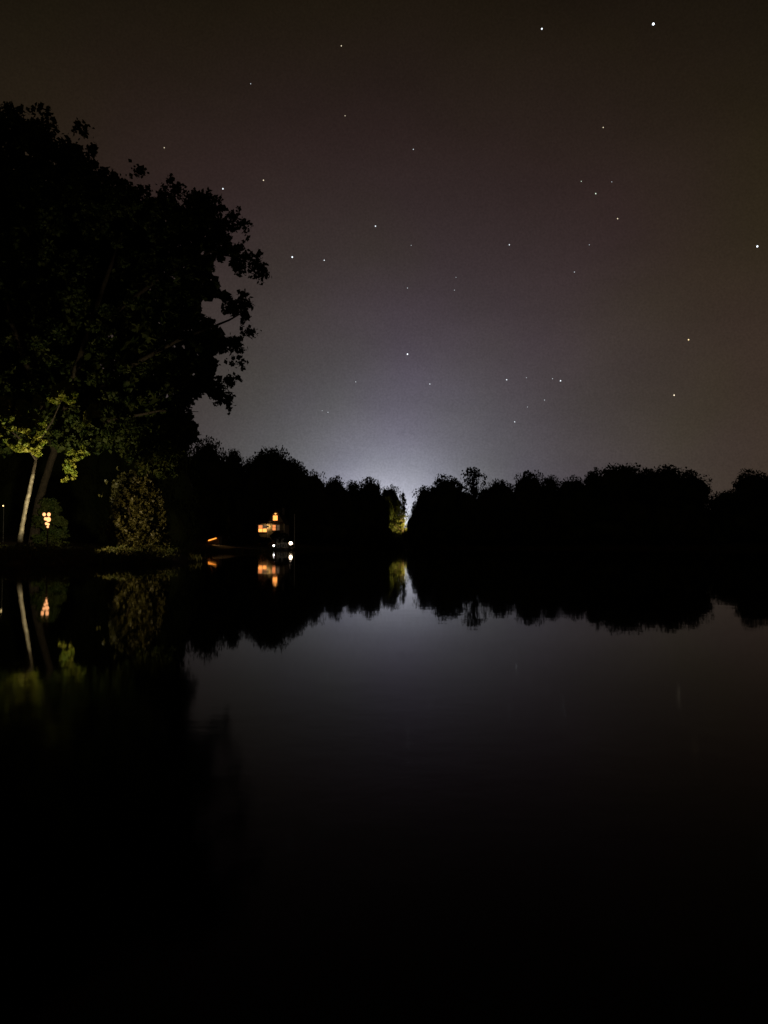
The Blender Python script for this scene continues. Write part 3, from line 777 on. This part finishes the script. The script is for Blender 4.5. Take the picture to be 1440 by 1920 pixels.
def bush(px, py0, D, wpx, hpx, label, seed, mat='far_leaf', n=46):
    r_ = np.random.default_rng(seed); x = X(px, D); g_ = H(x, D); t_ = thing('bush', (x, D, g_), label, 'bush', 'bushes round the house')
    w_ = wpx / FPX * D / 2; h_ = Z(py0, D) - g_
    d = r_.normal(size=(n, 3)); d /= np.linalg.norm(d, axis=1)[:, None]
    c = d * (r_.random((n, 1)) ** .45) * np.array([w_ * .8, w_ * .8, h_ * .42]) + np.array([0, 0, h_ * .5])
    rd = np.full(n, min(w_, h_) * .26); p_ = clump_points(c, rd, 70, r_); p_[:, 2] = np.clip(p_[:, 2], 0, h_)
    v, q = leaf_arrays(p_, .3, r_); link('foliage', np_mesh('foliage', v, q), M[mat], t_)
    st = MB()
    for a in range(5): st.tube([(0, 0, -.1), (math.cos(a*1.3)*w_*.3, math.sin(a*1.3)*w_*.3, h_*.4), (math.cos(a*1.3)*w_*.6, math.sin(a*1.3)*w_*.6, h_*.75)], [.05, .035, .01], 6)
    st.build('stem', M['bark'], t_)
bush(519, 990, 160, 26, 30, 'dark round bush hiding the lower front of the lit house', 1)
bush(533, 998, 158, 22, 22, 'dark bush right of the lit house front, behind the boat', 2)
bush(474, 998, 150, 46, 30, 'wide dim bush left of the lit house', 3)
bush(497, 1008, 152, 26, 22, 'low dark bush below the double orange window', 4)
bush(442, 1006, 128, 44, 20, 'dim hedge-like bush between the shed and the house', 5)

# flagpole
Df = 150.5; x = X(552.2, Df); g = H(x, Df); hgt = Z(965, Df) - g
t = thing('flagpole', (x, Df, g), 'thin bare flagpole on the shore right of the lit house', 'flagpole')
MB().tube([(0, 0, -.3), (0, 0, hgt)], [.075, .05], 10).build('pole', M['pale_metal'], t)
MB().ball((0, 0, hgt + .06), .09, 10, 8).build('finial', M['pale_metal'], t)
MB().box((0, 0, .08), (.3, .3, .16)).build('base', M['stone'], t)

# dock with plank deck, post lamp and a small low lamp
Dd = 136.5; x0, x1 = X(508, Dd), X(549, Dd)
dock = thing('dock', ((x0 + x1) / 2, Dd, 0), 'low plank dock on the water below the lit house', 'dock')
w = x1 - x0; npl = 26
for i in range(npl):
    MB().box((-w/2 + w * (i + .5) / npl, 1.0, .36), (w / npl - .02, 2.0, .05)).build('plank', M['wood'], dock)
MB().box((w/2 - .5, 8.05, .36), (.9, 12.0, .05)).build('gangway', M['wood'], dock)
for xx in (-w/2 + .1, 0, w/2 - .1):
    for yy in (.08, 1.9): MB().tube([(xx, yy, -1.6), (xx, yy, .58)], .08, 8).build('piling', M['wood'], dock)
MB().box((0, .05, .27), (w, .08, .12)).build('beam', M['wood'], dock)
lp = P(544.8, 1018.6, Dd)
t = thing('dock_lamp', (lp.x, Dd + .2, .385), 'brightest white globe lamp on a short post at the dock end', 'lamp', 'dock lamps')
hz = lp.z - .385
MB().tube([(0, 0, 0), (0, 0, hz - .2)], [.05, .04], 8).build('post', M['metal'], t)
MB().box((0, 0, hz - .26), (.22, .22, .05)).build('collar', M['metal'], t)
MB().ball((0, 0, hz), .30, 16, 12).build('globe', mat_emit('dock_globe', (1, .78, .52), 8), t, smooth=True)
lp = P(512.9, 1023.1, Dd)
t = thing('dock_lamp', (lp.x, Dd + .2, .385), 'smaller white lamp low on the dock, left of the brightest one', 'lamp', 'dock lamps')
hz = lp.z - .385
MB().tube([(0, 0, 0), (0, 0, max(hz - .12, .05))], .035, 8).build('post', M['metal'], t)
MB().ball((0, 0, hz), .17, 14, 10).build('globe', mat_emit('dock_globe_cool', (1, .95, .88), 6), t, smooth=True)

# pontoon boat moored in front of the dock
Dbo = 140.8; bx0, bx1 = X(514.5, Dbo), X(540.5, Dbo); w = bx1 - bx0
boat = thing('pontoon_boat', ((bx0 + bx1) / 2, Dbo, 0), 'small moored boat with pale rail between the two dock lamps', 'boat')
for yy in (-.7, .7):
    MB().tube([(-w/2 - .15, yy, .2), (-w/2 + .2, yy, .12), (w/2 - .3, yy, .12), (w/2, yy, .12)], [.05, .25, .25, .22], 12).build('pontoon', M['hull'], boat, smooth=True)
MB().box((0, 0, .42), (w - .1, 1.9, .08)).build('deck', M['hull'], boat)
zr = Z(1018.2, Dbo)
rl = MB()
for yy in (-.9, .9):
    rl.tube([(-w/2 + .55, yy, zr), (w/2 - .1, yy, zr)], .03, 6)
    for xx in np.linspace(-w/2 + .6, w/2 - .12, 5): rl.tube([(xx, yy, .46), (xx, yy, zr)], .022, 6)
rl.tube([(w/2 - .1, -.9, zr), (w/2 - .1, .9, zr)], .03, 6)
rl.build('rail', M['pale_metal'], boat)
MB().box((.25, -.885, .76), (w - 1.1, .02, .48)).build('side_panel', M['hull'], boat)
MB().box((.25, .885, .76), (w - 1.1, .02, .48)).build('side_panel', M['hull'], boat)
MB().box((-.55, 0, .85), (.5, .5, .75)).build('console', M['seat'], boat)
MB().box((-.72, 0, 1.32), (.04, .62, .36), Matrix.Rotation(math.radians(-55), 3, 'Y')).build('windshield', M['pale_metal'], boat)
MB().box((.65, 0, .65), (.6, 1.3, .38)).box((.92, 0, .98), (.14, 1.3, .4)).build('seat', M['seat'], boat)
zc = Z(1010.5, Dbo)
for xx in (-.65, .22):
    for yy in (-.8, .8): MB().tube([(xx, yy, .46), (xx, yy, zc)], .03, 6).build('canopy_post', M['pale_metal'], boat)
cv = MB(); n = 7
for i in range(n - 1):
    xa = -1.25 + 2.0 * i / (n - 1); xb = -1.25 + 2.0 * (i + 1) / (n - 1)
    za_ = zc + .16 * math.sin(math.pi * i / (n - 1)); zb_ = zc + .16 * math.sin(math.pi * (i + 1) / (n - 1))
    cv.prism([(xa, za_), (xb, zb_), (xb, zb_ + .05), (xa, za_ + .05)], -.95, .95)
cv.build('canopy', M['canvas'], boat)

# shed with an orange strip light along its sloping eave
De = 117; p0 = P(398, 1011, De); g = H(p0.x, De)
shed = thing('boat_shed', (p0.x, De, g), 'low dark shed with a slanting orange strip light near the left shore', 'shed')
hz = p0.z - g; tilt = math.radians(-17)
sw = 2.0
MB().prism([(-sw/2, -.2), (sw/2, -.2), (sw/2, hz + .36), (-sw/2, hz - .24)], .12, 2.2).build('wall', M['wood'], shed)
for i in range(9):
    xx = -sw/2 + sw * (i + .5) / 9; zt = hz + .06 + xx * .3
    MB().box((xx, .1, zt / 2 - .1), (sw / 9 - .02, .03, zt - .1)).build('board', M['wood'], shed)
MB().prism([(-sw/2 - .25, hz - .27), (sw/2 + .25, hz + .5), (sw/2 + .25, hz + .57), (-sw/2 - .25, hz - .2)], -.3, 2.4).build('roof', M['roof'], shed)
MB().box((0, .03, hz - .02), (1.28, .07, .16), Matrix.Rotation(tilt, 3, 'Y')).build('strip_light', mat_emit('strip_glow', (1, .30, .035), 2.0), shed)

sp = light('SPOT', 'strip_lamp_light', (.2, -.55, hz - .12), 260, (1, .5, .16), .12, shed, spot_size=math.radians(100), spot_blend=.8)
sp.rotation_euler = Vector((.75, -.35, -.55)).to_track_quat('-Z', 'Y').to_euler()

# ------------------------------------------------------------------ stars
STARS = [
 (1225, 45, 3.2, 'w', 'brightest blue-white star, high in the upper right corner'),
 (1016, 54, 1.9, 'w', 'bright star at the top edge, left of the brightest corner star'),
 (640, 86, .8, 'y', 'faint blurred star highest above the middle of the sky'),
 (470, 157, .45, 'w', 'very faint lone star highest above the left tree edge'),
 (647, 217, .55, 'y', 'faint yellowish star below the highest blurred middle one'),
 (308, 277, .7, 'y', 'faint star just above the sloping top of the left tree'),
 (775, 280, .7, 'w', 'small star high in the middle of the sky'),
 (1131, 239, .8, 'y', 'fuzzy faint star below the brightest corner star'),
 (494, 338, 1.1, 'y', 'small star right of the one touching the maple top'),
 (418, 354, 1.6, 'w', 'white star right beside the top leaves of the maple'),
 (704, 424, 1.4, 'w', 'white star left of centre, halfway down the sky'),
 (1117, 363, 1.1, 'g', 'greenish star, brightest of a loose knot at upper right'),
 (1090, 340, .55, 'g', 'faint star left of the greenish knot star'),
 (1147, 341, .35, 'w', 'dimmest star right of the greenish knot star'),
 (1158, 410, 1.0, 'y', 'yellowish star lowest of the loose knot at upper right'),
 (955, 459, 1.1, 'w', 'lone small white star right of centre'),
 (1105, 459, .35, 'w', 'barely visible star below the loose knot'),
 (1420, 462, 2.4, 'w', 'bright elongated white star near the right edge'),
 (548, 482, 2.0, 'w', 'bright white star level with the maple outermost branch'),
 (608, 488, 1.1, 'w', 'smaller star just right of the bright one by the maple branch'),
 (1077, 510, .6, 'w', 'faint star right of centre, below the barely visible one'),
 (764, 540, .55, 'w', 'faint star straight above the central white star'),
 (855, 520, .3, 'w', 'upper of two very faint stars near the sky centre'),
 (852, 544, .4, 'w', 'lower of two very faint stars near the sky centre'),
 (771, 460, .3, 'w', 'dimmest star above the middle of the sky'),
 (764, 664, 2.0, 'w', 'bright central white star above the glowing gap'),
 (1291, 637, 1.6, 'o', 'single orange star at the right'),
 (667, 716, .6, 'w', 'faint star low left of the central white star'),
 (806, 720, 1.0, 'w', 'small star low right of the central white star'),
 (950, 712, 1.3, 'w', 'white star low in the sky, left of a faint pair'),
 (987, 708, .4, 'w', 'very faint star between two brighter low ones'),
 (1036, 710, .55, 'w', 'fuzzy faint star touching the left side of a brighter one'),
 (1051, 714, 1.6, 'w', 'bright low star right of a fuzzy companion'),
 (1021, 750, .55, 'w', 'faint star below the fuzzy pair'),
 (1264, 741, 1.6, 'y', 'elongated pale star lowest at the right'),
 (989, 763, .4, 'w', 'dim blurred star above the lowest small star'),
 (965, 791, 1.1, 'w', 'lowest small white star above the right shore wood'),
 (604, 770, .35, 'w', 'left of the lowest faint pair above the left ridge'),
 (615, 773, .6, 'w', 'right of the lowest faint pair above the left ridge'),
]
SC = {'w': (.86, .93, 1.0), 'y': (1.0, .86, .62), 'g': (.82, 1.0, .80), 'o': (1.0, .76, .40)}
smats = {}
SD = 2000.0
for px, py, b, c, lab in STARS:
    key = (c, round(b, 2))
    if key not in smats: smats[key] = mat_emit('starlight', SC[c], 0.30 + 0.75 * b, sample=False)
    d = (P(px, py, 100.0) - Vector((0, 0, EYE))).normalized()
    rad = SD / FPX * (0.55 + 0.38 * min(b, 3.2))
    o = MB().ball((0, 0, 0), rad, 8, 6).build('star', smats[key], smooth=True)
    o.location = Vector((0, 0, EYE)) + d * SD
    tag(o, lab, 'star', 'stars in the night sky')
